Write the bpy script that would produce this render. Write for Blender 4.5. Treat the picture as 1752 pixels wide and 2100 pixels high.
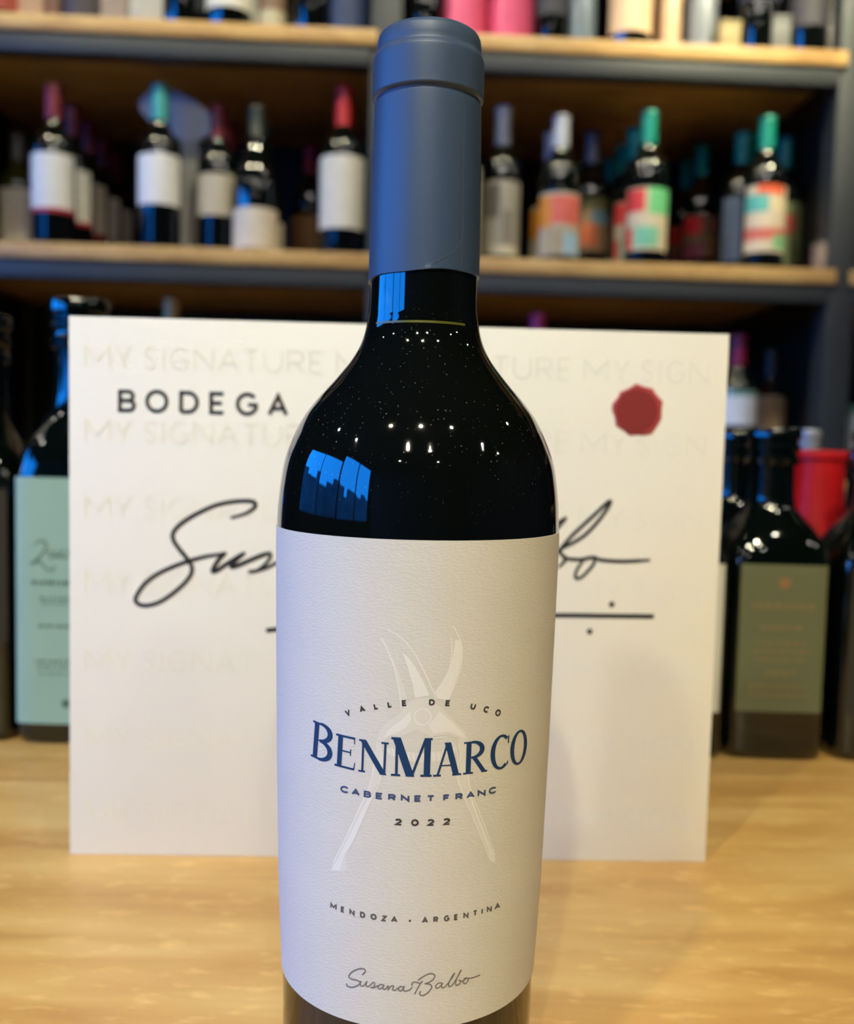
import bpy, bmesh, math, random
from mathutils import Vector, Matrix
from mathutils.geometry import tessellate_polygon

random.seed(7)
for _o in list(bpy.data.objects):
    bpy.data.objects.remove(_o, do_unlink=True)
scene = bpy.context.scene
COL = scene.collection
R = math.radians

# ------------------------------------------------------------------ camera
cam_d = bpy.data.cameras.new('camera')
cam = bpy.data.objects.new('camera', cam_d)
COL.objects.link(cam)
cam_d.sensor_fit = 'VERTICAL'
cam_d.sensor_height = 24.0
cam_d.lens = 24.0 * 1940.0 / 2100.0
cam_d.clip_start = 0.01
cam_d.clip_end = 100
PITCH, ROLL = R(4.0), R(1.4)
_fw = Vector((0, math.cos(PITCH), -math.sin(PITCH)))
_u0 = Vector((0, math.sin(PITCH), math.cos(PITCH)))
_r0 = Vector((1, 0, 0))
_rt = _r0 * math.cos(ROLL) + _u0 * math.sin(ROLL)
_up = _u0 * math.cos(ROLL) - _r0 * math.sin(ROLL)
cam.matrix_world = Matrix(((_rt.x, _up.x, -_fw.x, 0), (_rt.y, _up.y, -_fw.y, 0), (_rt.z, _up.z, -_fw.z, 0.181), (0, 0, 0, 1)))
cam_d.dof.use_dof = True
cam_d.dof.focus_distance = 0.232
cam_d.dof.aperture_fstop = 7.2
scene.camera = cam

# ------------------------------------------------------------------ sky at dusk (seen through the shop window), exposure
world = bpy.data.worlds.new('dusk_sky')
scene.world = world
world.use_nodes = True
_bg = world.node_tree.nodes['Background']
_bg.inputs['Color'].default_value = (0.008, 0.26, 1.0, 1)
_bg.inputs['Strength'].default_value = 13.0
scene.view_settings.view_transform = 'Standard'
scene.view_settings.look = 'None'
scene.view_settings.exposure = 0.0
scene.view_settings.gamma = 1.0
scene.view_settings.use_curve_mapping = False
try:
    scene.cycles.use_denoising = True
    scene.cycles.sample_clamp_indirect = 40.0
    scene.cycles.max_bounces = 8
except Exception:
    pass
LAMP_W = 51.0          # watts of one ceiling spotlight
LAMP_COL = (1.0, 0.93, 0.60)

# ------------------------------------------------------------------ helpers
class MB:
    def __init__(self):
        self.v = []; self.f = []
    def add(self, vs, fs):
        n = len(self.v); self.v += [tuple(p) for p in vs]; self.f += [tuple(i + n for i in q) for q in fs]
    def box(self, x0, x1, y0, y1, z0, z1):
        self.add([(x0,y0,z0),(x1,y0,z0),(x1,y1,z0),(x0,y1,z0),(x0,y0,z1),(x1,y0,z1),(x1,y1,z1),(x0,y1,z1)],
                 [(0,3,2,1),(4,5,6,7),(0,1,5,4),(1,2,6,5),(2,3,7,6),(3,0,4,7)])
    def lathe(self, prof, seg=32, cx=0, cy=0, a0=None, a1=None, close=True):
        """prof: (r, z) going up; a0/a1 degrees from the -Y direction make an open patch."""
        full = a0 is None
        n = seg if full else seg + 1
        vs = []; fs = []
        for r, z in prof:
            for i in range(n):
                t = (2 * math.pi * i / seg) if full else R(a0 + (a1 - a0) * i / seg)
                vs.append((cx + r * math.sin(t), cy - r * math.cos(t), z))
        m = len(prof)
        for j in range(m - 1):
            for i in range(seg):
                k = (i + 1) % n if full else i + 1
                fs.append((j*n + i, j*n + k, (j+1)*n + k, (j+1)*n + i))
        if full and close:
            if prof[0][0] > 1e-6: fs.append(tuple(range(n - 1, -1, -1)))
            if prof[-1][0] > 1e-6: fs.append(tuple((m-1)*n + i for i in range(n)))
        self.add(vs, fs)
    def loft(self, secs, seg=40, a0=None, a1=None, off=0.0):
        """secs: (half size, exponent, z) superellipse rings (2 round, 6 square)."""
        full = a0 is None
        n = seg if full else seg + 1
        vs = []; fs = []
        for s, e, z in secs:
            for i in range(n):
                t = (2 * math.pi * i / seg) if full else R(a0 + (a1 - a0) * i / seg)
                c, d = math.sin(t), -math.cos(t)
                k = (s + off) / ((abs(c) ** e + abs(d) ** e) ** (1 / e))
                vs.append((c * k, d * k, z))
        for j in range(len(secs) - 1):
            for i in range(seg):
                k = (i + 1) % n if full else i + 1
                fs.append((j*n + i, j*n + k, (j+1)*n + k, (j+1)*n + i))
        if full:
            fs.append(tuple(range(n - 1, -1, -1))); m = len(secs)
            fs.append(tuple((m-1)*n + i for i in range(n)))
        self.add(vs, fs)
    def mesh(self, name, mat, smooth=True, angle=35, bevel=0):
        me = bpy.data.meshes.new(name)
        me.from_pydata(self.v, [], self.f)
        if bevel:
            bm = bmesh.new(); bm.from_mesh(me)
            bmesh.ops.bevel(bm, geom=list(bm.edges), offset=bevel, segments=2, affect='EDGES', profile=0.5)
            bm.to_mesh(me); bm.free()
        me.materials.append(mat)
        if smooth:
            for p in me.polygons: p.use_smooth = True
            me.set_sharp_from_angle(angle=R(angle))
        me.update()
        return me

def link(name, data, parent=None, loc=None, rot=None, label=None):
    o = bpy.data.objects.new(name, data); COL.objects.link(o)
    if parent is not None: o.parent = parent
    if loc is not None: o.location = loc
    if rot is not None: o.rotation_euler = rot
    if label: o['label'] = label
    return o
def tag(o, label, cat, group=None):
    o['label'] = label; o['category'] = cat
    if group: o['group'] = group
    return o
def thing(name, label, cat, loc=(0,0,0), rz=0.0, group=None):
    o = link(name, None, loc=loc, rot=(0,0,rz)); o.empty_display_size = .05
    return tag(o, label, cat, group)
def struct(name, mb, mat, **k):
    o = link(name, mb.mesh(name, mat, smooth=False, **k)); o['kind'] = 'structure'
    return o

# ------------------------------------------------------------------ materials
def mat(name, col, rough=.5, metal=0.0, spec=.5, ior=1.5, noise=0.0, nscale=20.0, bump=0.0, bscale=400.0, emit=None, estr=0.0, coat=0.0, stretch=None):
    m = bpy.data.materials.new(name); m.use_nodes = True
    nt = m.node_tree; b = nt.nodes['Principled BSDF']
    b.inputs['Base Color'].default_value = (*col, 1)
    b.inputs['Roughness'].default_value = rough
    b.inputs['Metallic'].default_value = metal
    b.inputs['Specular IOR Level'].default_value = spec
    b.inputs['IOR'].default_value = ior
    b.inputs['Coat Weight'].default_value = coat
    if emit:
        b.inputs['Emission Color'].default_value = (*emit, 1); b.inputs['Emission Strength'].default_value = estr
    if noise or bump:
        tc = nt.nodes.new('ShaderNodeTexCoord'); mp = nt.nodes.new('ShaderNodeMapping')
        if stretch: mp.inputs['Scale'].default_value = stretch
        nt.links.new(tc.outputs['Object'], mp.inputs['Vector'])
    if noise:
        n = nt.nodes.new('ShaderNodeTexNoise'); n.inputs['Scale'].default_value = nscale; n.inputs['Detail'].default_value = 4
        nt.links.new(mp.outputs['Vector'], n.inputs['Vector'])
        r = nt.nodes.new('ShaderNodeValToRGB')
        r.color_ramp.elements[0].position = .3; r.color_ramp.elements[1].position = .7
        r.color_ramp.elements[0].color = (*[c * (1 - noise) for c in col], 1)
        r.color_ramp.elements[1].color = (*[min(1, c * (1 + noise)) for c in col], 1)
        nt.links.new(n.outputs['Fac'], r.inputs['Fac']); nt.links.new(r.outputs['Color'], b.inputs['Base Color'])
    if bump:
        n2 = nt.nodes.new('ShaderNodeTexNoise'); n2.inputs['Scale'].default_value = bscale; n2.inputs['Detail'].default_value = 3
        nt.links.new(mp.outputs['Vector'], n2.inputs['Vector'])
        bp = nt.nodes.new('ShaderNodeBump'); bp.inputs['Strength'].default_value = bump; bp.inputs['Distance'].default_value = .0005
        nt.links.new(n2.outputs['Fac'], bp.inputs['Height']); nt.links.new(bp.outputs['Normal'], b.inputs['Normal'])
    return m

def wood(name, dark, mid, light, rough=.35, sx=1.0):
    """long grain along X, short pale flecks across it"""
    m = bpy.data.materials.new(name); m.use_nodes = True
    nt = m.node_tree; L = nt.links.new; b = nt.nodes['Principled BSDF']
    tc = nt.nodes.new('ShaderNodeTexCoord')
    def noise(scale, st, detail=5, dist=0.0):
        mp = nt.nodes.new('ShaderNodeMapping'); mp.inputs['Scale'].default_value = st
        n = nt.nodes.new('ShaderNodeTexNoise'); n.inputs['Scale'].default_value = scale; n.inputs['Detail'].default_value = detail
        n.inputs['Distortion'].default_value = dist
        L(tc.outputs['Object'], mp.inputs['Vector']); L(mp.outputs['Vector'], n.inputs['Vector'])
        return n.outputs['Fac']
    g = noise(9 * sx, (1, 6, 6), 6, .6)
    r = nt.nodes.new('ShaderNodeValToRGB'); e = r.color_ramp.elements
    e[0].position = .32; e[0].color = (*dark, 1); e[1].position = .68; e[1].color = (*light, 1)
    q = e.new(.5); q.color = (*mid, 1)
    L(g, r.inputs['Fac'])
    fl = noise(85 * sx, (1, 2.6, 3), 3)
    fr = nt.nodes.new('ShaderNodeValToRGB'); fr.color_ramp.elements[0].position = .56; fr.color_ramp.elements[1].position = .74
    L(fl, fr.inputs['Fac'])
    mx = nt.nodes.new('ShaderNodeMix'); mx.data_type = 'RGBA'
    mul = nt.nodes.new('ShaderNodeMath'); mul.operation = 'MULTIPLY'; mul.inputs[1].default_value = .42
    L(fr.outputs['Color'], mul.inputs[0]); L(mul.outputs[0], mx.inputs['Factor'])
    L(r.outputs['Color'], mx.inputs['A']); mx.inputs['B'].default_value = (*[min(1, c * 1.35 + .03) for c in light], 1)
    L(mx.outputs['Result'], b.inputs['Base Color'])
    rr = nt.nodes.new('ShaderNodeMapRange'); rr.inputs['To Min'].default_value = rough - .06; rr.inputs['To Max'].default_value = rough + .12
    L(fl, rr.inputs['Value']); L(rr.outputs['Result'], b.inputs['Roughness'])
    return m

M = {}
M['counter'] = wood('honey_wood', (.54, .28, .075), (.66, .385, .115), (.74, .475, .165), .34)
M['shelf_wood'] = wood('shelf_wood', (.44, .24, .075), (.58, .345, .115), (.68, .44, .165), .42)
M['steel'] = mat('grey_steel', (.043, .048, .050), .5, .2, noise=.12, nscale=8)
M['panel'] = mat('dark_panel', (.009, .009, .011), .5, noise=.2, nscale=5)
M['wall'] = mat('charcoal_wall', (.035, .034, .036), .8, noise=.15, nscale=3)
M['ceil'] = mat('dark_ceiling', (.03, .03, .032), .85, noise=.1, nscale=2)
M['floor'] = mat('dark_floor', (.07, .06, .055), .5, noise=.25, nscale=4)
M['frame'] = mat('window_frame', (.03, .03, .032), .4)
M['black'] = mat('black_metal', (.012, .012, .013), .4, .3)
M['glass'] = mat('black_green_glass', (.0025, .0035, .0028), .045, ior=1.64)
M['green_glass'] = mat('dark_green_glass', (.0012, .0028, .0022), .06, ior=1.64)
M['olive_glass'] = mat('olive_glass', (.035, .04, .006), .08, ior=1.64)
M['navy_glass'] = mat('navy_glass', (.004, .008, .03), .08, ior=1.64)
M['ink'] = mat('black_ink', (.012, .012, .014), .55)

def pane_material():
    m = bpy.data.materials.new('window_glass'); m.use_nodes = True
    nt = m.node_tree; nt.nodes.remove(nt.nodes['Principled BSDF'])
    out = nt.nodes['Material Output']; t = nt.nodes.new('ShaderNodeBsdfTransparent'); g = nt.nodes.new('ShaderNodeBsdfGlossy')
    g.inputs['Roughness'].default_value = .02; t.inputs['Color'].default_value = (.96, .98, 1, 1)
    lw = nt.nodes.new('ShaderNodeLayerWeight'); lw.inputs['Blend'].default_value = .5
    pw = nt.nodes.new('ShaderNodeMath'); pw.operation = 'POWER'; pw.inputs[1].default_value = 5; nt.links.new(lw.outputs['Facing'], pw.inputs[0])
    fr = nt.nodes.new('ShaderNodeMath'); fr.operation = 'MULTIPLY_ADD'; fr.inputs[1].default_value = .9; fr.inputs[2].default_value = .04; nt.links.new(pw.outputs[0], fr.inputs[0])
    mx = nt.nodes.new('ShaderNodeMixShader')
    nt.links.new(fr.outputs[0], mx.inputs[0]); nt.links.new(t.outputs[0], mx.inputs[1]); nt.links.new(g.outputs[0], mx.inputs[2])
    nt.links.new(mx.outputs[0], out.inputs['Surface'])
    return m
M['pane'] = pane_material()

def dusty_glass():
    """near-black bottle glass; fine dust lies where the surface faces upwards"""
    m = mat('dusty_black_glass', (.0022, .0030, .0026), .035, ior=1.64)
    nt = m.node_tree; L = nt.links.new; b = nt.nodes['Principled BSDF']; out = nt.nodes['Material Output']
    tc = nt.nodes.new('ShaderNodeTexCoord')
    vo = nt.nodes.new('ShaderNodeTexVoronoi'); vo.inputs['Scale'].default_value = 700
    nz = nt.nodes.new('ShaderNodeTexNoise'); nz.inputs['Scale'].default_value = 900
    ad = nt.nodes.new('ShaderNodeVectorMath'); ad.operation = 'MULTIPLY_ADD'; ad.inputs[1].default_value = (.0012,) * 3
    L(nz.outputs['Color'], ad.inputs[0]); L(tc.outputs['Object'], ad.inputs[2]); L(ad.outputs[0], vo.inputs['Vector'])
    lt = nt.nodes.new('ShaderNodeMath'); lt.operation = 'LESS_THAN'; lt.inputs[1].default_value = .085
    L(vo.outputs['Distance'], lt.inputs[0])
    sx = nt.nodes.new('ShaderNodeSeparateColor'); L(vo.outputs['Color'], sx.inputs[0])
    gt = nt.nodes.new('ShaderNodeMath'); gt.operation = 'GREATER_THAN'; gt.inputs[1].default_value = .32
    L(sx.outputs[0], gt.inputs[0])
    m1 = nt.nodes.new('ShaderNodeMath'); m1.operation = 'MULTIPLY'; L(lt.outputs[0], m1.inputs[0]); L(gt.outputs[0], m1.inputs[1])
    ge = nt.nodes.new('ShaderNodeNewGeometry'); sp = nt.nodes.new('ShaderNodeSeparateXYZ'); L(ge.outputs['Normal'], sp.inputs[0])
    mr = nt.nodes.new('ShaderNodeMapRange'); mr.inputs['From Min'].default_value = .02; mr.inputs['From Max'].default_value = .35
    L(sp.outputs['Z'], mr.inputs['Value'])
    m2 = nt.nodes.new('ShaderNodeMath'); m2.operation = 'MULTIPLY'; L(m1.outputs[0], m2.inputs[0]); L(mr.outputs['Result'], m2.inputs[1])
    m3 = nt.nodes.new('ShaderNodeMath'); m3.operation = 'MULTIPLY'; m3.inputs[1].default_value = .6; L(m2.outputs[0], m3.inputs[0])
    df = nt.nodes.new('ShaderNodeBsdfDiffuse'); df.inputs['Color'].default_value = (.5, .5, .48, 1)
    mx = nt.nodes.new('ShaderNodeMixShader'); L(m3.outputs[0], mx.inputs[0]); L(b.outputs[0], mx.inputs[1]); L(df.outputs[0], mx.inputs[2])
    L(mx.outputs[0], out.inputs['Surface'])
    return m
M['hero_glass'] = dusty_glass()
_cache = {}
def paint(col, rough=.5, noise=.08, metal=0.0, spec=.5):
    k = (col, rough, noise, metal, spec)
    if k not in _cache: _cache[k] = mat('paint_%02d' % len(_cache), col, rough, metal, spec, noise=noise, nscale=60)
    return _cache[k]

# ------------------------------------------------------------------ the shop (metres; the counter top is z = 0)
FZ, CZ_ = -0.95, 1.95
XL, XR, YF, YB = -3.0, 3.0, -3.6, 2.62
b = MB(); b.box(XL - .1, XR + .1, YF - .1, YB + .1, FZ - .1, FZ); struct('floor', b, M['floor'])
b = MB(); b.box(XL - .1, XR + .1, YF - .1, YB + .1, CZ_, CZ_ + .1); struct('ceiling', b, M['ceil'])
b = MB(); b.box(XL - .1, XR + .1, YB, YB + .1, FZ, CZ_); struct('wall_back', b, M['wall'])
b = MB(); b.box(XL - .1, XR + .1, YF - .1, YF, FZ, CZ_); struct('wall_front', b, M['wall'])
b = MB(); b.box(XR, XR + .1, YF, YB, FZ, CZ_); struct('wall_right', b, M['wall'])
WINS = [(-1.05, 1.30, .10, 1.50), (-3.45, -1.05, .10, 1.86)]      # y0, y1, z0, z1 of the two openings
b = MB()
b.box(XL - .1, XL, YF, -3.45, FZ, CZ_); b.box(XL - .1, XL, 1.30, YB, FZ, CZ_)
for y0, y1, z0, z1 in WINS: b.box(XL - .1, XL, y0, y1, FZ, z0); b.box(XL - .1, XL, y0, y1, z1, CZ_)
struct('wall_left', b, M['wall'])
t_ = .035
for k, (y0, y1, z0, z1) in enumerate(WINS):
    b = MB(); b.box(XL - .052, XL - .048, y0, y1, z0, z1)
    win = struct('window_%d' % (k + 1), b, M['pane'])
    fr = MB()
    fr.box(XL - .08, XL - .02, y0, y1, z0, z0 + t_); fr.box(XL - .08, XL - .02, y0, y1, z1 - t_, z1)
    for yy in ((y0, (y0 + y1) / 2, y1 - t_) if k == 0 else (y0, y0 + 1.2, y1 - t_)): fr.box(XL - .079, XL - .021, yy, yy + t_, z0 + t_, z1 - t_)
    link('window_frame', fr.mesh('window_frame', M['frame'], smooth=False), win)
    pl = bpy.data.lights.new('window_portal', 'AREA'); pl.shape = 'RECTANGLE'; pl.size = y1 - y0; pl.size_y = z1 - z0
    pl.cycles.is_portal = True
    po = bpy.data.objects.new('window_portal', pl); COL.objects.link(po)
    po.matrix_world = Matrix(((0, 0, -1, XL + .012), (1, 0, 0, (y0 + y1) / 2), (0, -1, 0, (z0 + z1) / 2), (0, 0, 0, 1)))

# outside the window: pavement, and unseen uneven blocks added to hide the low sky
b = MB(); b.box(-16, XL - .12, -9, 9, FZ - .35, FZ - .2); struct('floor_street', b, mat('paving', (.10, .10, .10), .8, noise=.2, nscale=2))
b = MB(); yy = -9.0; hs = random.Random(3)
while yy < 9:
    ww = hs.uniform(.35, 1.1); hh = 1.42 + hs.uniform(-.28, .30); b.box(-7.3 + hs.uniform(-.15, .15), -7.0, yy, yy + ww - .015, FZ - .2, hh); yy += ww
struct('wall_sky_block', b, mat('sky_block_grey', (.10, .11, .12), .8, noise=.3, nscale=1.5))

# ceiling spotlights
def spotlight(loc, target, w, label, cone=95):
    t = thing('ceiling_spotlight', label, 'spotlight', (loc[0], loc[1], CZ_), 0, 'ceiling spotlights')
    d = (Vector(target) - Vector(loc)).normalized()
    q = d.to_track_quat('-Z', 'Y').to_matrix().to_4x4()
    off = Vector((loc[0], loc[1], loc[2])) - Vector((loc[0], loc[1], CZ_))
    m1 = MB(); m1.lathe([(.012, off.z + .0), (.012, 0)], 16); m1.lathe([(.04, -.015), (.04, 0)], 24)
    link('mounting', m1.mesh('mounting', M['black']), t)
    h = MB(); h.lathe([(.036, -.075), (.038, -.075), (.038, .03), (.02, .06), (.012, .065)], 24, close=False)
    ho = link('housing', h.mesh('housing', M['black']), t); ho.matrix_local = Matrix.Translation(off) @ q
    l = MB(); l.lathe([(.0355, -.070), (.0355, -.066)], 24)
    lo = link('lens', l.mesh('lens', M['lamp']), t); lo.matrix_local = Matrix.Translation(off) @ q
    ld = bpy.data.lights.new('spot', 'SPOT'); ld.energy = w; ld.color = LAMP_COL; ld.spot_size = R(cone); ld.spot_blend = .7
    ld.shadow_soft_size = .034
    so = bpy.data.objects.new('spot', ld); COL.objects.link(so); so.parent = t
    so.matrix_local = Matrix.Translation(off + d * .082) @ q
    return t
M['lamp'] = mat('lamp_lens', (.8, .8, .8), .4, emit=(1, .95, .86), estr=200)
LAMPS = [((0.02, -.92, 1.84), (0.0, .36, 0), 1.30, 56, 'ceiling spotlight straight above and behind the viewer'),
         ((-.74, -.80, 1.84), (0.0, .36, 0), .72, 56, 'ceiling spotlight behind the viewer on the window side'),
         ((.80, -.78, 1.84), (.0, .40, 0), .12, 56, 'ceiling spotlight behind the viewer away from the window'),
         ((-.36, -1.55, 1.84), (0, .34, .0), .95, 46, 'farther ceiling spotlight aimed at the counter from the window side'),
         ((.34, -1.60, 1.84), (0, .34, .0), .32, 46, 'farther ceiling spotlight aimed at the counter, away from the window'),
         ((-.95, .90, 1.84), (-.60, 1.75, .80), .80, 90, 'ceiling spotlight over the shelves nearest the window'),
         ((.10, .90, 1.84), (.10, 1.75, .80), .78, 90, 'ceiling spotlight over the middle upright of the shelves'),
         ((.95, .90, 1.84), (.64, 1.72, 1.08), 2.6, 38, 'ceiling spotlight over the far end of the shelves'),
         ((1.90, -.70, 1.84), (1.6, -.4, -.9), .25, 90, 'ceiling spotlight beside the counter opposite the window'),
         ((2.55, -.35, 1.84), (2.2, 0, -.9), .2, 90, 'ceiling spotlight nearest the wall opposite the window'),
         ((2.05, .90, 1.84), (2.0, .9, -.9), .2, 90, 'ceiling spotlight by the shelf end opposite the window'),
         ((-1.90, -.65, 1.84), (-1.6, -.4, -.9), .25, 90, 'ceiling spotlight beside the counter on the window side'),
         ((-2.20, .25, 1.84), (-2.0, .3, -.9), .2, 90, 'ceiling spotlight nearest the shop window'),
         ((.85, -2.6, 1.84), (.6, -2.2, -.9), .25, 90, 'ceiling spotlight deep in the room opposite the window'),
         ((-.85, -2.6, 1.84), (-.6, -2.2, -.9), .25, 90, 'ceiling spotlight deep in the room on the window side')]
for loc, tg, k, cone, lab in LAMPS: spotlight(loc, tg, LAMP_W * k, lab, cone)

# counter
ct = thing('counter', 'honey-coloured wooden shop counter under the bottles and the sign', 'counter', (0, .2, FZ))
b = MB(); b.box(-1.3, 1.3, -.60, .62, -FZ - .045, -FZ); link('counter_top', b.mesh('counter_top', M['counter'], bevel=.004), ct)
b = MB(); b.box(-1.24, 1.24, -.50, .56, 0, -FZ - .045); link('counter_base', b.mesh('counter_base', M['wall'], bevel=.003), ct)

# ------------------------------------------------------------------ shelving (its own frame: u along, v deep)
SYAW = R(2.8); SO = Vector((0, 1.7, 0))
def sp(u, v, z): return (SO.x + u * math.cos(SYAW) - v * math.sin(SYAW), SO.y + u * math.sin(SYAW) + v * math.cos(SYAW), z)
SH_T, SH_M, SH_L = .898, .516, .134
SHZ = {'t': SH_T, 'm': SH_M, 'l': SH_L}
DEPTH = .60
unit = thing('shelving_unit', 'grey steel shelving unit with wooden shelves full of bottles', 'shelving', (SO.x, SO.y, FZ), SYAW)
UPR = [(-.952, -.898), (-.117, -.063), (.717, .768), (1.552, 1.604)]
for i, (u0, u1) in enumerate(UPR):
    m1 = MB(); m1.box(u0, u1, .004, .06, 0, CZ_ - FZ - .02); m1.box(u0, u1, DEPTH - .05, DEPTH, 0, CZ_ - FZ - .02)
    link('upright', m1.mesh('upright', M['steel'], bevel=.002), unit)
    m1 = MB(); m1.box(u0 + .012, u1 - .012, .06, DEPTH - .05, 0, CZ_ - FZ - .02)
    link('side_panel', m1.mesh('side_panel', M['panel'], smooth=False), unit)
for i in range(3):
    a0, a1 = UPR[i][1], UPR[i + 1][0]
    for zt in (1.28, SH_T, SH_M, SH_L, -.248, -.63):
        zt -= FZ
        m1 = MB(); m1.box(a0 - .012, a1 + .012, -.006, DEPTH, zt - .027, zt)
        link('shelf_board', m1.mesh('shelf_board', M['shelf_wood'], bevel=.003), unit)
        m1 = MB(); m1.box(a0, a1, .0, .035, zt - .060, zt - .0275)
        link('shelf_rail', m1.mesh('shelf_rail', M['steel'], bevel=.0015), unit)
    m1 = MB(); m1.box(a0 - .01, a1 + .01, DEPTH, DEPTH + .012, 0, 2.6)
    link('back_panel', m1.mesh('back_panel', M['panel'], smooth=False), unit)

# ------------------------------------------------------------------ bottles on the shelves
def prof_bordeaux(h, r, n=.0145):
    z = lambda q: q * h
    return [(0, .010), (r * .55, .006), (r * .85, .0), (r * .96, .0012), (r, .006), (r, z(.60)), (r * .985, z(.635)), (r * .90, z(.67)), (r * .74, z(.70)),
            (r * .56, z(.725)), (n * 1.12, z(.76)), (n, z(.79)), (n * .95, z(.97)), (n * 1.06, z(.972)), (n * 1.06, z(.992)), (n * .9, h), (0, h)]
def prof_burgundy(h, r, n=.0148):
    z = lambda q: q * h
    return [(0, .010), (r * .55, .006), (r * .85, .0), (r * .96, .0012), (r, .006), (r, z(.46)), (r * .97, z(.52)), (r * .86, z(.58)), (r * .70, z(.64)),
            (r * .54, z(.70)), (n * 1.15, z(.77)), (n, z(.82)), (n * .97, z(.97)), (n * 1.08, z(.972)), (n * 1.08, z(.992)), (n * .9, h), (0, h)]
def cached(key, fn):
    if key not in _cache: _cache[key] = fn()
    return _cache[key]
KIND = {'bordeaux': prof_bordeaux, 'burgundy': prof_burgundy}
def radius_at(prof, z):
    for (r0, z0), (r1, z1) in zip(prof[4:], prof[5:]):
        if z0 <= z <= z1 and z1 > z0: return r0 + (r1 - r0) * (z - z0) / (z1 - z0)
    return prof[5][0]
def bottle(loc, rz, label, group, kind='bordeaux', h=.30, r=.0375, glass='glass', cap=None, capz=None, lab=None, labz=(.07, .17), art=(), stripe=None, half=78, name='wine_bottle', neck=None):
    t = thing(name, label, 'bottle', loc, rz, group)
    prof = KIND[kind](h, r, neck) if neck else KIND[kind](h, r)
    n_ = neck or (.0148 if kind == 'burgundy' else .0145)
    def g():
        m = MB(); m.lathe(prof, 36); return m.mesh('glass_body', M[glass], angle=50)
    link('glass_body', cached(('g', kind, round(h, 4), r, glass, neck), g), t)
    if cap:
        cz = capz if capz else h * .79
        def c():
            m = MB(); e = .0006
            m.lathe([(radius_at(prof, cz) + e, cz), (n_ + e, max(cz + .002, h * .80)), (n_ * .97 + e, h * .968), (n_ * 1.09 + e, h * .972), (n_ * 1.09 + e, h * .992), (n_ * 1.03, h + e), (0, h + e)], 28)
            return m.mesh('capsule', paint(cap, .38, .08, .15))
        link('capsule', cached(('c', kind, round(h, 4), r, cap, round(cz, 4), n_), c), t)
    if lab:
        z0, z1 = labz
        def l():
            m = MB(); m.lathe([(r + .0004, z0), (r + .0004, (z0 + z1) / 2), (r + .0004, z1)], 26, a0=-half, a1=half)
            return m.mesh('label', paint(lab, .6, .04))
        lo = link('label', cached(('l', r, z0, z1, lab, half), l), t)
        for a0, a1, f0, f1, colr in art:
            m = MB(); zz0, zz1 = z0 + (z1 - z0) * f0, z0 + (z1 - z0) * f1
            m.lathe([(r + .0007, zz0), (r + .0007, zz1)], 10, a0=a0, a1=a1)
            link('printed_patch', m.mesh('printed_patch', paint(colr, .6, .10)), lo)
        if stripe:
            m = MB(); m.lathe([(r + .0007, z0), (r + .0007, z0 + stripe[1])], 26, a0=-half, a1=half)
            link('printed_band', m.mesh('printed_band', paint(stripe[0], .5, .05)), lo)
    return t
def shelf_bottle(sh, u, v, label, group, back=0, back_of='', pitch=.098, **k):
    bottle(sp(u, v, SHZ[sh]), SYAW, label, group, **k)
    ords = ['next', 'second', 'third', 'fourth', 'fifth']
    for i in range(back):
        bottle(sp(u, v + pitch * (i + 1), SHZ[sh]), SYAW, '%s bottle standing back in the row behind %s' % (ords[i], back_of), group, **k)

GM = 'wine bottles on the middle shelf'
WHITE, CREAM, KRAFT = (.72, .72, .70), (.66, .60, .47), (.36, .20, .085)
PINKCAP, REDCAP, TEAL, SILVER = (.17, .014, .026), (.42, .012, .018), (.0, .24, .17), (.60, .60, .56)
shelf_bottle('m', -0.809, .24, 'short olive-green bottle with a low white label at the far left', GM, h=0.2549, r=.034, glass='olive_glass', cap=(.10, .10, .12), lab=WHITE, labz=(0.045, 0.1435))
shelf_bottle('m', -0.6755, .05, 'bottle with dusky pink capsule and white label edged red below', GM, back=4, back_of='the red-edged white label', h=0.281, cap=PINKCAP, lab=WHITE, labz=(0.0568, 0.1582), stripe=((.45, .02, .03), .007))
shelf_bottle('m', -0.4896, .05, 'bottle with teal capsule and plain white label in front of the grey paddle', GM, h=0.2887, cap=(.06, .36, .34), lab=(.76, .76, .74), labz=(0.0767, 0.1636))
shelf_bottle('m', -0.3938, .09, 'red-capsuled bottle with a small cream label right of the grey paddle', GM, back=1, back_of='the small cream label', h=0.271, cap=(.20, .012, .018), lab=(.50, .44, .33), labz=(0.07, 0.1436))
shelf_bottle('m', -0.3202, .06, 'wide-shouldered dark bottle with a low cream label and dark green capsule', GM, back=1, back_of='the wide-shouldered bottle', kind='burgundy', h=0.2619, r=.0405, cap=(.018, .026, .018), lab=(.66, .58, .45), labz=(.008, 0.0789))
shelf_bottle('m', -0.2418, .30, 'set-back bottle with kraft label and dark red capsule', GM, h=0.272, cap=(.30, .012, .02), lab=KRAFT, labz=(.008, 0.1252))
shelf_bottle('m', -0.1647, .05, 'tall bottle with bright red capsule and large cream label beside the middle upright', GM, h=0.3005, r=.0405, cap=REDCAP, capz=0.2307, lab=(.68, .64, .54), labz=(0.046, 0.1725))
shelf_bottle('m', 0.0508, .05, 'pale-labelled bottle half hidden behind the blue capsule of the front bottle', GM, h=.285, r=.0345, cap=(.25, .22, .2), lab=(.62, .60, .42), labz=(.012, .165))
A1 = ((-60, -12, .50, .95, (.14, .12, .10)), (0, 30, .15, .60, (.22, .20, .17)), (-30, 60, 0, .12, (.60, .58, .42)))
shelf_bottle('m', 0.1296, .10, 'bottle with white capsule and mottled grey label right of the front bottle', GM, h=0.2937, r=.0345, cap=SILVER, capz=0.223, lab=(.36, .33, .27), labz=(0.0197, 0.1548), art=A1)
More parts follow.
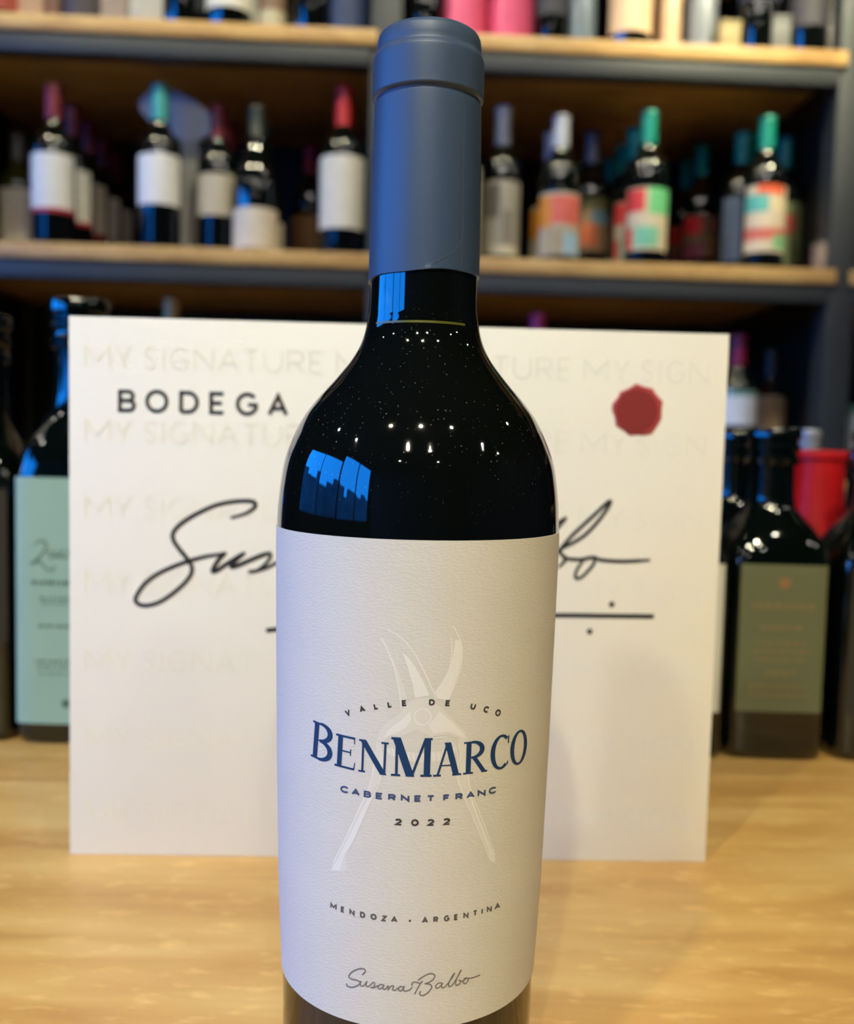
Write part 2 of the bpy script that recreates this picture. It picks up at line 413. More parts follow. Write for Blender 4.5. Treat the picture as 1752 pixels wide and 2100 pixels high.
A2 = ((-78, -30, .45, .95, (.60, .22, .02)), (-30, 60, .50, .95, (.62, .12, .09)), (5, 70, .02, .36, (.30, .48, .62)), (-50, 5, .02, .45, (.34, .28, .18)))
shelf_bottle('m', 0.2318, .06, 'silver-capsuled bottle with orange and coral label patched pale blue', GM, back=1, back_of='the orange and coral label', h=0.2687, cap=(.44, .46, .52), lab=(.42, .38, .30), labz=(0.0141, 0.1257), art=A2)
A2b = ((-60, 10, .1, .5, (.40, .09, .03)), (-10, 70, .5, .75, (.08, .16, .24)), (-60, 60, .78, .98, (.16, .18, .07)))
shelf_bottle('m', 0.3181, .19, 'set-back bottle with grey capsule and small rust, blue and olive label', GM, h=0.2831, cap=(.13, .13, .16), lab=(.20, .12, .07), labz=(0.0491, 0.1554), art=A2b)
A3 = ((-76, -18, .62, .98, (.62, .035, .03)), (-8, 76, .58, 1.0, (.13, .50, .20)), (-78, -52, .02, .36, (.55, .05, .04)), (-46, 22, .05, .38, (.16, .45, .30)))
shelf_bottle('m', 0.3911, .05, 'teal-capsuled bottle whose label is patched red and green side by side on top', GM, back=3, back_of='the red and green label', h=0.2803, cap=TEAL, lab=(.56, .48, .33), labz=(0.0271, 0.137), art=A3)
A4 = ((-70, -10, .55, .95, (.50, .01, .03)), (0, 60, .6, .95, (.22, .10, .10)), (-70, 0, .0, .35, (.16, .04, .12)), (0, 60, .05, .5, (.26, .17, .10)))
shelf_bottle('m', 0.5643, .27, 'set-back teal-capsuled bottle with a dim red and mauve label', GM, back=1, back_of='the dim red and mauve label', h=0.2939, cap=(.0, .20, .14), lab=(.14, .10, .08), labz=(0.0607, 0.1481), art=A4)
A5 = ((-40, 40, .86, 1.0, (.70, .10, .03)), (-78, -8, .60, .86, (.10, .42, .36)), (-78, 60, .18, .36, (.55, .13, .09)), (8, 70, .05, .26, (.20, .48, .24)), (0, 70, .62, .84, (.66, .55, .34)))
shelf_bottle('m', 0.6101, .05, 'teal-capsuled bottle with orange-topped label patched turquoise, cream and red', GM, back=1, back_of='the orange-topped label', h=0.2787, cap=TEAL, lab=(.60, .50, .36), labz=(0.0309, 0.1501), art=A5)
shelf_bottle('m', 0.5979, .135, 'set-back teal-capsuled bottle with a slate blue label left of the orange-topped one', GM, h=0.2768, cap=(.0, .20, .16), lab=(.07, .10, .15), labz=(.03, .15))
shelf_bottle('m', 0.6907, .16, 'set-back teal-capsuled bottle with a dark green and red label near the right upright', GM, h=0.279, cap=(.0, .19, .18), lab=(.10, .13, .06), labz=(.03, .15), art=((-70, 20, .5, .8, (.25, .03, .02)),))

# grey paddle on a post
pd = thing('display_paddle', 'pale grey rounded paddle on a flat post behind the teal-capped bottle', 'display stand', sp(-0.45, .115, SH_M), SYAW)
m = MB(); m.box(-.016, .016, -.002, .002, .004, .235); link('post', m.mesh('post', paint((.34, .34, .32), .5)), pd)
m = MB(); m.box(-.03, .03, -.025, .025, 0, .005); link('foot', m.mesh('foot', paint((.34, .34, .32), .5), bevel=.001), pd)
m = MB()
pts = [(-.024 + .060 * math.cos(a) * (1 + .12 * math.cos(2 * a)) + .010 * math.sin(a) * -1, .262 + .044 * math.sin(a) - .18 * .064 * math.cos(a)) for a in [2 * math.pi * i / 36 for i in range(36)]]
n = len(pts); m.add([(x, -.0025, z) for x, z in pts] + [(x, .0025, z) for x, z in pts], [tuple(range(n)), tuple(range(2 * n - 1, n - 1, -1))] + [(i, i + n, (i + 1) % n + n, (i + 1) % n) for i in range(n)])
link('panel', m.mesh('panel', paint((.50, .50, .50), .45)), pd)

# cartons, tins and bottles
def carton(loc, rz, w, d, h, col, label, group, lid=None):
    t = thing('carton', label, 'box', loc, rz, group)
    m = MB(); m.box(-w / 2, w / 2, -d / 2, d / 2, 0, h * .86); link('box_body', m.mesh('box_body', paint(col, .6, .07), bevel=.0015), t)
    m = MB(); m.box(-w / 2 - .0008, w / 2 + .0008, -d / 2 - .0008, d / 2 + .0008, h * .86 + .0008, h); link('lid', m.mesh('lid', paint(lid or col, .6, .07), bevel=.0015), t)
    return t
def tin(loc, rz, r, h, col, label, group, band=None):
    t = thing('gift_tin', label, 'tin', loc, rz, group)
    m = MB(); m.lathe([(r - .002, 0), (r, .002), (r, h * .84), (r * .97, h * .845)], 36); link('tin_body', m.mesh('tin_body', paint(col, .32, .05, .1)), t)
    m = MB(); m.lathe([(r + .0007, h * .846), (r + .0007, h - .003), (r - .003, h)], 36); link('lid', m.mesh('lid', paint(band or col, .32, .05, .1)), t)
    return t
GT = 'goods on the top shelf'
def T(px_u, v): return sp(px_u, v, SH_T)
def tb(u, label, lab, labz, v=.05, **k): bottle(T(u, v), SYAW, label, GT, lab=lab, labz=labz, **k)
tb(-0.761, 'bottle with brick red label at the left end of the top shelf', (.38, .06, .04), (.012, .15), cap=(.2, .02, .02))
carton(T(-0.7109, .06), SYAW, .048, .06, .30, (.52, .34, .20), 'tan carton on the top shelf beside the brick red label', GT)
carton(T(-0.6729, .06), SYAW, .027, .05, .26, (.20, .10, .055), 'narrow brown carton on the top shelf beside the tan one', GT)
tb(-0.6206, 'dark plum-labelled bottle on the top shelf between brown and grey-beige cartons', (.055, .042, .055), (.006, .16), cap=(.05, .03, .05))
carton(T(-0.5659, .06), SYAW, .046, .06, .28, (.36, .29, .23), 'grey-beige carton on the top shelf left of the pale one', GT)
carton(T(-0.5105, .06), SYAW, .058, .06, .30, (.50, .49, .42), 'pale grey carton on the top shelf left of a black bottle', GT)
tb(-0.4494, 'plain black bottle on the top shelf right of the pale grey carton', (.02, .02, .024), (.07, .16), cap=(.02, .02, .02))
tb(-0.3701, 'top-shelf bottle with a white label ending above its black foot', (.70, .69, .62), (0.0337, .15), r=.040, cap=(.5, .5, .5))
tin(T(-0.3264, .05), SYAW, .0075, .22, (.42, .42, .36), 'slim pale grey tube on the top shelf', GT)
tb(-0.293, 'top-shelf bottle with brown label and pale lower edge', (.20, .12, .07), (.012, .16), r=.024, cap=(.2, .15, .1), stripe=((.46, .42, .28), .026))
tb(-0.2241, 'top-shelf navy-black bottle without visible label', (.012, .014, .03), (.09, .16), cap=(.02, .02, .03))
tb(-0.1593, 'top-shelf bottle with dark navy label next to the middle upright', (.018, .035, .10), (.006, .16), r=.036, glass='navy_glass', cap=(.02, .03, .08))
tb(-0.0223, 'black top-shelf bottle just right of the middle upright', (.02, .02, .022), (.08, .16), cap=(.03, .03, .03), r=.036)
tin(T(0.0485, .06), SYAW, .0405, .30, (.72, .10, .20), 'bright pink round tin on the top shelf nearer the front bottle', GT)
tin(T(0.1316, .055), SYAW, .0415, .084, (.70, .09, .19), 'short bright pink round tin on the top shelf beside a dark bottle', GT)
tb(0.2047, 'dark grey top-shelf bottle right of the pink tins', (.035, .035, .045), (.05, .16), cap=(.03, .03, .03), r=.032)
tin(T(0.2589, .05), SYAW, .0265, .30, (.11, .15, .19), 'blue-grey round tin on the top shelf', GT)
tb(0.3467, 'top-shelf bottle with a peach label and black foot', (.74, .50, .31), (0.0247, .16), r=.0395, cap=(.5, .3, .2))
carton(T(0.4084, .11), SYAW, .024, .05, .28, (.24, .12, .05), 'narrow chestnut carton on the top shelf beside the peach label', GT)
tin(T(0.4215, .05), SYAW, .0195, .30, (.62, .42, .26), 'slim tan tube on the top shelf', GT)
tin(T(0.4819, .06), SYAW, .028, .30, (.20, .22, .25), 'slate grey tin on the top shelf right of the tan tube', GT)
tb(0.5813, 'black top-shelf bottle behind the small kraft box', (.03, .03, .06), (.09, .16), cap=(.03, .03, .03))
carton(T(0.5208, .03), SYAW, .036, .036, 0.051, (.40, .31, .14), 'small kraft box standing at the front of the top shelf', GT)
tb(0.6718, 'dusky black top-shelf bottle behind the small grey box', (.045, .04, .05), (.05, .16), cap=(.03, .03, .03))
carton(T(0.6126, .03), SYAW, .034, .036, 0.0635, (.16, .16, .15), 'small grey box standing at the front of the top shelf', GT)
tin(T(0.6839, .05), SYAW, .0195, .30, (.26, .17, .28), 'slim mauve tube on the top shelf', GT)
tin(T(0.7211, .05), SYAW, .0135, .12, (.24, .23, .22), 'slim grey tube next to the right upright on the top shelf', GT)
carton(sp(0.7126, .03, SH_M), SYAW, .020, .03, 0.0521, (.30, .22, .17), 'small brown box beside the right upright on the middle shelf', GM)

GL = 'wine bottles on the lower shelf'
shelf_bottle('l', -0.4697, .06, 'gold-capped bottle peeping over the sign on the lower shelf', GL, h=0.3005, cap=(.40, .24, .08), lab=(.4, .35, .28), labz=(.06, .15))
shelf_bottle('l', 0.1991, .06, 'pink-capped bottle peeping over the sign right of the front bottle', GL, h=0.293, cap=(.50, .03, .12), lab=(.5, .5, .48), labz=(.06, .15))
shelf_bottle('l', 0.5787, .06, 'lower-shelf bottle with magenta capsule and white label banded green', GL, h=0.2669, cap=(.20, .01, .045), lab=(.72, .74, .76), labz=(0.0988, 0.1628), art=((-78, 78, .84, 1.0, (.02, .22, .13)),))
shelf_bottle('l', 0.6805, .15, 'lower-shelf bottle with kraft label near the right upright', GL, h=.25, r=.030, cap=(.012, .012, .012), lab=(.32, .22, .12), labz=(.04, 0.16))
shelf_bottle('l', 0.826, .06, 'bottle with pale blue label beyond the right upright', GL, h=.285, cap=(.02, .2, .14), lab=(.55, .62, .74), labz=(.04, 0.1424), art=((-78, 78, .82, 1.0, (.02, .22, .15)),))

# ------------------------------------------------------------------ drawing on surfaces
def smooth_path(pts, k=6, closed=False):
    out = []; n = len(pts)
    rng = range(n) if closed else range(n - 1)
    for i in rng:
        p1, p2 = pts[i], pts[(i + 1) % n]
        p0 = pts[(i - 1) % n] if closed else pts[max(i - 1, 0)]
        p3 = pts[(i + 2) % n] if closed else pts[min(i + 2, n - 1)]
        for j in range(k):
            t = j / k
            out.append(tuple(.5 * (2 * p1[a] + (p2[a] - p0[a]) * t + (2 * p0[a] - 5 * p1[a] + 4 * p2[a] - p3[a]) * t * t + (3 * p1[a] - p0[a] - 3 * p2[a] + p3[a]) * t ** 3) for a in range(2)))
    if not closed: out.append(tuple(pts[-1]))
    return out
class Ink:
    """flat print: ribbons and filled shapes in millimetres (s, z), laid on a surface by surf(s, z, offset)"""
    def __init__(self, surf, off):
        self.v = []; self.f = []; self.surf = surf; self.off = off
    def put(self, vs, fs):
        n = len(self.v); self.v += [self.surf(s, z, self.off) for s, z in vs]; self.f += [tuple(i + n for i in q) for q in fs]
    def stroke(self, pts, w, closed=False, step=1.2):
        """w: one width or one per point"""
        ws = list(w) if hasattr(w, '__len__') else [w] * len(pts)
        P = []; Wd = []; n = len(pts)
        for i in range(n if closed else n - 1):
            a, b_ = pts[i], pts[(i + 1) % n]; L = math.dist(a, b_)
            if L < 1e-6: continue
            m = max(1, int(L / step))
            for j in range(m):
                t = j / m; P.append((a[0] + (b_[0] - a[0]) * t, a[1] + (b_[1] - a[1]) * t)); Wd.append(ws[i] + (ws[(i + 1) % n] - ws[i]) * t)
        if not closed: P.append(tuple(pts[-1])); Wd.append(ws[-1])
        n = len(P)
        if n < 2: return
        vs = []
        for i in range(n):
            p0 = P[i - 1] if (i or closed) else None
            p1 = P[(i + 1) % n] if (i < n - 1 or closed) else None
            d0 = None if p0 is None else ((P[i][0] - p0[0]), (P[i][1] - p0[1])); d1 = None if p1 is None else ((p1[0] - P[i][0]), (p1[1] - P[i][1]))
            def nm(d):
                L = math.hypot(*d) or 1; return (-d[1] / L, d[0] / L)
            if d0 is None: nn = nm(d1); k = 1
            elif d1 is None: nn = nm(d0); k = 1
            else:
                n0, n1 = nm(d0), nm(d1); s = (n0[0] + n1[0], n0[1] + n1[1]); L = math.hypot(*s)
                if L < .35: nn = n1; k = 1
                else:
                    nn = (s[0] / L, s[1] / L); k = min(2.2, 1 / max(.3, nn[0] * n1[0] + nn[1] * n1[1]))
            h = Wd[i] / 2 * k
            vs += [(P[i][0] + nn[0] * h, P[i][1] + nn[1] * h), (P[i][0] - nn[0] * h, P[i][1] - nn[1] * h)]
        fs = [(2 * i, 2 * i + 1, 2 * ((i + 1) % n) + 1, 2 * ((i + 1) % n)) for i in range(n if closed else n - 1)]
        self.put(vs, fs)
    def fill(self, pts, cuts=0):
        tri = tessellate_polygon([[Vector((p[0], p[1], 0)) for p in pts]])
        bm = bmesh.new(); bv = [bm.verts.new((p[0], p[1], 0)) for p in pts]
        for t in tri:
            try: bm.faces.new([bv[i] for i in t])
            except ValueError: pass
        for _ in range(cuts):
            ed = [e for e in bm.edges if e.calc_length() > 2.2]
            if not ed: break
            bmesh.ops.subdivide_edges(bm, edges=ed, cuts=1); bmesh.ops.triangulate(bm, faces=list(bm.faces))
        bm.verts.index_update()
        self.put([(v.co.x, v.co.y) for v in bm.verts], [tuple(v.index for v in f.verts) for f in bm.faces]); bm.free()
    def disc(self, c, r, n=20): self.fill([(c[0] + r * math.cos(2 * math.pi * i / n), c[1] + r * math.sin(2 * math.pi * i / n)) for i in range(n)])
    def build(self, name, m, parent, label=None):
        me = bpy.data.meshes.new(name); me.from_pydata(self.v, [], self.f); me.materials.append(m); me.update()
        return link(name, me, parent, label=label)

def arc(cx, cy, rx, ry, a0, a1, n=14): return [(cx + rx * math.cos(R(a0 + (a1 - a0) * i / n)), cy + ry * math.sin(R(a0 + (a1 - a0) * i / n))) for i in range(n + 1)]
SANS = {'A': [[(0, 0), (.5, 1), (1, 0)], [(.17, .32), (.83, .32)]],
        'B': [[(0, .52), (.56, .52)] + arc(.58, .76, .32, .24, -90, 90)[1:] + [(0, 1), (0, 0), (.58, 0)] + arc(.6, .26, .38, .26, -90, 90)[1:]],
        'C': [arc(.56, .5, .56, .5, 42, 318, 24)],
        'D': [[(0, 0), (0, 1), (.42, 1)] + arc(.44, .5, .54, .5, 90, -90)[1:] + [(0, 0)]],
        'E': [[(.92, 0), (0, 0), (0, 1), (.92, 1)], [(0, .5), (.8, .5)]],
        'F': [[(0, 0), (0, 1), (.92, 1)], [(0, .48), (.78, .48)]],
        'G': [arc(.52, .5, .52, .5, 42, 335, 24) + [(.99, .46), (.56, .46)]],
        'I': [[(.5, 0), (.5, 1)]],
        'L': [[(.05, 1), (.05, 0), (.9, 0)]],
        'M': [[(0, 0), (0, 1), (.5, .3), (1, 1), (1, 0)]],
        'N': [[(0, 0), (0, 1), (1, 0), (1, 1)]],
        'R': [[(0, 0), (0, 1), (.55, 1)] + arc(.58, .73, .36, .27, 90, -90)[1:] + [(0, .46)], [(.5, .46), (.96, 0)]],
        'S': [smooth_path([(.92, .84), (.7, .98), (.4, .99), (.12, .86), (.1, .66), (.35, .54), (.7, .44), (.92, .3), (.86, .1), (.55, 0), (.25, .02), (.03, .16)], 4)],
        'T': [[(.5, 0), (.5, 1)], [(0, 1), (1, 1)]],
        'U': [[(0, 1), (0, .42)] + arc(.5, .42, .5, .42, 180, 360)[1:] + [(1, 1)]],
        'V': [[(0, 1), (.5, 0), (1, 1)]],
        'Y': [[(0, 1), (.5, .45), (1, 1)], [(.5, .45), (.5, 0)]],
        'Z': [[(0, 1), (1, 1), (0, 0), (1, 0)]],
        '2': [arc(.5, .72, .44, .28, 165, -35) + [(.06, 0), (1, 0)]]}
RING = arc(.5, .5, .5, .5, 0, 360, 28)[:-1]
def place(u, v, L):
    ch, s, z, w, h, tl = L
    a, c = (u - .5) * w, v * h
    return (s + a * math.cos(tl) - c * math.sin(tl), z + a * math.sin(tl) + c * math.cos(tl))
def sans(ink, letters, sw):
    for L in letters:
        if L[0] == '.': ink.disc((L[1], L[2] + L[4] * .4), sw * .75); continue
        e = sw / 2 / max(L[3], .1), sw / 2 / L[4]
        fit = lambda p: place(e[0] + p[0] * (1 - 2 * e[0]), e[1] + p[1] * (1 - 2 * e[1]), L)
        if L[0] in 'O0': ink.stroke([fit(p) for p in RING], sw, closed=True)
        else:
            for pl_ in SANS[L[0]]: ink.stroke([fit(p) for p in pl_], sw)
# contrasted roman capitals: quads, and strokes whose width swells
def roman(ink, L):
    ch, s, z, w, h, tl = L
    a = w / h; TK, TN, SF = .160, .068, .054
    P = lambda x, y: place(x / a, y, L)
    def quad(*q): ink.fill([P(*p) for p in q], 3)
    def bar(x0, x1, y0, y1): quad((x0, y0), (x1, y0), (x1, y1), (x0, y1))
    def serif(x, y, l, r_): bar(x - l, x + r_, y, y + SF) if y < .5 else bar(x - l, x + r_, y - SF, y)
    def swell(cx, cy, rx, ry, a0, a1, t0, t1, n=22):
        pts = arc(cx, cy, rx, ry, a0, a1, n)
        ws = [(t0 + (t1 - t0) * abs(math.cos(R(a0 + (a1 - a0) * i / n))) ** 1.6) * h for i in range(n + 1)]
        ink.stroke([P(*p) for p in pts], ws, step=.6)
    def diag(x0, y0, x1, y1, t): quad((x0 - t / 2, y0), (x0 + t / 2, y0), (x1 + t / 2, y1), (x1 - t / 2, y1))
    if ch == 'B':
        bar(.07, .07 + TK, 0, 1); bar(0, .3, 0, SF); bar(0, .3, 1 - SF, 1)
        rx = a - .3 - TK / 2
        bar(.2, .3, .505, .54); swell(.28, .755, rx - .02, .228, 90, -90, TN, TK); swell(.28, .27, rx + .02, .25, 90, -90, TN, TK)
    elif ch == 'E':
        bar(.08, .08 + TK, 0, 1); bar(0, a - .02, 0, SF + .008); bar(0, a - .05, 1 - SF - .008, 1); bar(.2, a - .16, .50, .54)
        quad((a - .06, 0), (a - .02, 0), (a, .24), (a - .03, .24)); quad((a - .09, 1), (a - .05, 1), (a - .05, .79), (a - .075, .79)); bar(a - .19, a - .155, .42, .62)
    elif ch == 'N':
        bar(.10, .10 + TN, 0, 1); bar(a - .13, a - .13 + TN, .0, 1); diag(.12, 1, a - .12, 0, TK * 1.25)
        serif(.12, 0, .11, .10); bar(0, .14, 1 - SF, 1); serif(a - .11, 1, .11, .11)
    elif ch == 'M':
        bar(.11, .11 + TN, 0, 1); diag(.13, 1, a * .48, 0, TK * 1.3); diag(a - .16, 1, a * .48 + .03, 0, TN); bar(a - .20, a - .20 + TK, 0, 1)
        serif(.13, 0, .12, .11); bar(.0, .14, 1 - SF, 1); bar(a - .28, a, 0, SF); bar(a - .19, a, 1 - SF, 1)
    elif ch == 'A':
        diag(.12, 0, a * .49, 1, TN); diag(a - .15, 0, a * .49, 1, TK * 1.15); bar(.12 + .31 * (a * .49 - .12), a - .2, .30, .335)
        serif(.12, 0, .12, .11); serif(a - .13, 0, .14, .13)
    elif ch == 'R':
        bar(.08, .08 + TK, 0, 1); bar(0, .32, 0, SF); bar(0, .3, 1 - SF, 1); rx = a - .38 - TK / 2
        swell(.26, .74, rx, .24, 90, -90, TN, TK); bar(.2, .3, .485, .525); diag(a - .10, 0, .34, .50, TK); bar(a - .17, a, 0, SF)
    elif ch == 'C':
        swell(a * .54, .5, a * .54 - TK / 2, .48, 52, 308, TN, TK, 30)
        quad((a - .11, .93), (a - .05, .97), (a - .05, .72), (a - .09, .72)); quad((a - .10, .06), (a - .04, .14), (a - .05, .22), (a - .12, .14))
    elif ch == 'O':
        pts = arc(a / 2, .5, a / 2 - TK / 2, .48, 0, 360, 40)[:-1]
        ink.stroke([P(*p) for p in pts], [(TN + (TK - TN) * abs(math.cos(R(9 * i))) ** 1.6) * h for i in range(40)], closed=True, step=.6)

# ------------------------------------------------------------------ the sign behind the bottle
CX0, CY0, CYAW, CW = (-0.1518, 0.39987, 0.02794, 0.27908)
CH = .2316
sg = thing('sign_board', 'cream advertising board with red seal and black signature behind the front bottle', 'sign', (CX0, CY0, 0), CYAW)
m = MB(); m.box(0, CW, 0, .004, 0, CH); link('board', m.mesh('board', mat('cream_board', (.80, .775, .672), .55, noise=.02, nscale=6), bevel=.0004), sg)
m = MB(); m.add([(CW * .42, .004, .0), (CW * .58, .004, .0), (CW * .58, .07, 0), (CW * .42, .07, 0), (CW * .46, .004, .16), (CW * .54, .004, .16)], [(0, 3, 2, 1), (0, 4, 3), (1, 2, 5), (3, 4, 5, 2), (0, 1, 5, 4)])
link('easel_back', m.mesh('easel_back', paint((.35, .25, .15), .7)), sg)
csurf = lambda s, z, off: (s / 1000, -off, z / 1000)
faint = mat('faint_print', (.790, .765, .6625), .55)
WDT = {'M': 11, 'Y': 7, 'S': 5.5, 'I': 2, 'G': 8, 'N': 8.5, 'A': 8.5, 'T': 7, 'U': 8, 'R': 7.5, 'E': 6}
for zr in (215, 184, 152, 120, 86, 52, 19):
    ik = Ink(csurf, .00012)
    for s0 in (6.6, 112, 217):
        s = s0
        for ch in 'MY SIGNATURE':
            if ch == ' ': s += 3; continue
            wd = WDT[ch]
            if s + wd < CW * 1000 - 3: sans(ik, [(ch, s + wd / 2, zr - 5.0, wd, 9.8, 0.0)], .9)
            s += wd + 1.8
    ik.build('watermark_lettering', faint, sg, 'very faint repeated lettering')
ik = Ink(csurf, .0002)
sans(ik, [('B', 24.4, 192.03, 7.68, 9.5, 0.0), ('O', 36.83, 191.93, 9.85, 9.92, 0.0), ('D', 50.37, 191.98, 8.47, 9.69, 0.0), ('E', 62.38, 191.99, 7.25, 9.59, 0.0), ('G', 74.59, 191.77, 9.43, 9.89, 0.0), ('A', 87.7, 191.75, 8.8, 9.6, 0.0)], 1.65)
ik.build('heading_lettering', M['ink'], sg, 'dark grey widely spaced capitals')
ik = Ink(csurf, .0002)
def pen(ik, pts, w=1.85, taper=True, k=6):
    q = smooth_path(pts, k); n = len(q)
    ik.stroke(q, [w * (.55 + .45 * min(1, i / (n * .12) + .2, (n - 1 - i) / (n * .12) + .2)) if taper else w for i in range(n)], step=.8)
pen(ik, [(68.27, 148.32), (73.92, 150.11), (77.67, 152.34), (78.69, 154.26), (76.69, 155.73), (70.09, 155.39), (62.09, 153.64), (54.59, 150.15), (48.02, 145.96), (44.28, 142.07), (43.92, 138.73), (46.21, 134.97), (49.53, 130.98), (51.78, 127.44), (51.71, 124.08), (49.13, 120.19), (44.43, 115.77), (38.77, 111.81), (33.58, 110.03), (29.8, 110.34), (28.14, 112.32), (29.31, 115.47), (32.6, 119.85), (37.77, 123.79), (44.36, 127.04), (50.96, 129.57), (57.56, 131.48), (63.22, 132.56), (66.53, 133.4)])
pen(ik, [(66.53, 133.4), (64.18, 131.29), (61.85, 127.89), (60.92, 125.47), (62.58, 125.65), (67.04, 128.72), (71.28, 131.44), (74.57, 133.57)], 2.0)
pen(ik, [(74.57, 133.57), (71.75, 131.45), (69.18, 128.52), (68.95, 127.32), (71.08, 127.84), (76.03, 130.1), (81.22, 132.37), (85.47, 133.8)], 2.0)
pen(ik, [(85.47, 133.8), (85.26, 131.74), (83.16, 128.82), (79.87, 126.11), (76.79, 125.47), (78.93, 125.7), (84.6, 127.65), (89.78, 130.63), (93.54, 133.11)], 1.5)
pen(ik, [(93.45, 133.22), (97.17, 135.19), (99.68, 133.98), (95.99, 130.12), (93.14, 126.28), (95.23, 125.48), (99.34, 129.35), (102.61, 133.21), (101.01, 128.97), (103.13, 126.91), (106.8, 131.61), (109.67, 134.62), (108.09, 129.54), (107.3, 126.58), (110.57, 130.85), (114.27, 133.88), (115.96, 132.65), (114.38, 127.57), (116.91, 126.35), (121.82, 131.51), (125.11, 134.53), (121.37, 133.61), (119.37, 128.93), (121.92, 126.46), (126.43, 131.19), (128.47, 133.34), (127.72, 129.11), (130.68, 127.49), (136.46, 131.4)], 1.3)
pen(ik, [(146.48, 150.53), (144.22, 139.99), (141.14, 128.13), (137.93, 121.72)], 1.5)
pen(ik, [(140.32, 146.2), (148.5, 153.5), (158.93, 154.16), (162.0, 148.78), (155.04, 142.74), (149.23, 140.51), (157.2, 139.85), (160.7, 134.45), (155.42, 127.16), (147.5, 124.88), (144.5, 127.77)], 1.5)
pen(ik, [(176.19, 136.46), (171.13, 136.78), (167.07, 131.63), (168.87, 127.44), (174.22, 131.78), (177.45, 136.49), (175.95, 130.12), (179.38, 127.66), (186.7, 136.69), (201.17, 145.02), (211.89, 151.99)], 1.3)
pen(ik, [(211.89, 151.99), (209.08, 148.14), (199.29, 138.23), (195.32, 130.53), (197.93, 128.05), (204.11, 132.83), (209.02, 137.59)], 1.4)
pen(ik, [(209.07, 137.39), (211.15, 139.96), (214.63, 144.02), (219.51, 148.82), (224.74, 153.98), (229.28, 158.4), (230.7, 158.98), (229.37, 155.89), (225.6, 150.39), (220.74, 144.87), (216.16, 141.52), (211.9, 139.26), (209.61, 137.58), (210.21, 135.96), (212.08, 134.01), (210.72, 131.62), (209.04, 129.96)], 1.6)
pen(ik, [(210.6, 135.07), (212.44, 134.02), (215.35, 133.72), (218.97, 133.69), (222.57, 134.52), (224.74, 134.64), (226.94, 133.78), (232.04, 133.35), (237.49, 133.28), (242.93, 133.58), (248.91, 134.07)], 1.65)
pen(ik, [(220.06, 133.64), (217.83, 130.32), (216.66, 127.39), (217.09, 125.4), (219.25, 125.99), (222.05, 128.78), (224.47, 132.1), (224.39, 134.27)], 1.4)
pen(ik, [(83.89, 100.11), (90.98, 101.09), (116.05, 104.34), (158.02, 107.49), (208.72, 109.13), (229.95, 109.33), (251.46, 109.54)], 2.0, taper=False)
for c in [(232.94, 114.42), (223.74, 102.35)]: ik.disc(c, 1.25)
ik.build('signature_lettering', M['ink'], sg, 'black brush signature with underline and two dots')
so_ = [(p[0], p[1]) for p in [(239.86, 209.73), (243.49, 208.41), (246.94, 207.74), (248.33, 205.65), (251.58, 202.42), (251.22, 198.4), (251.27, 195.01), (250.06, 192.51), (247.43, 188.37), (244.33, 187.68), (240.89, 187.9), (237.79, 187.45), (235.53, 189.31), (231.71, 191.38), (231.1, 195.12), (229.84, 197.86), (229.74, 200.63), (232.17, 203.76), (233.01, 205.93), (236.68, 207.62)]]
si_ = [(p[0], p[1]) for p in [(249.45, 198.36), (249.35, 196.55), (248.9, 194.81), (248.12, 193.19), (247.04, 191.76), (245.71, 190.57), (244.16, 189.68), (242.47, 189.11), (240.69, 188.88), (238.91, 189.02), (237.17, 189.5), (235.56, 190.32), (234.13, 191.43), (232.94, 192.81), (232.04, 194.38), (231.46, 196.1), (231.21, 197.9), (231.32, 199.7), (231.77, 201.44), (232.55, 203.06), (233.63, 204.48), (234.96, 205.66), (236.5, 206.55), (238.19, 207.12), (239.95, 207.34), (241.74, 207.21), (243.47, 206.73), (245.08, 205.92), (246.5, 204.81), (247.7, 203.44), (248.6, 201.87), (249.2, 200.16)]]
m = MB(); n = len(so_); cxs = sum(p[0] for p in so_) / n; czs = sum(p[1] for p in so_) / n
m.add([(x / 1000, -.0001, z / 1000) for x, z in so_] + [((x * .93 + cxs * .07) / 1000, -.0008, (z * .93 + czs * .07) / 1000) for x, z in so_], [tuple(range(n, 2 * n))] + [(i, (i + 1) % n, (i + 1) % n + n, i + n) for i in range(n)])
sl = link('wax_seal', m.mesh('wax_seal', mat('seal_rim', (.42, .055, .055), .45), smooth=False), sg, label='round red seal with scalloped rim')
m = MB(); n = len(si_); m.add([(x / 1000, -.00075, z / 1000) for x, z in si_] + [(x / 1000, -.0012, z / 1000) for x, z in si_], [tuple(range(n, 2 * n))] + [(i, (i + 1) % n, (i + 1) % n + n, i + n) for i in range(n)])
link('seal_disc', m.mesh('seal_disc', mat('seal_red', (.23, .018, .016), .5), smooth=False), sl)

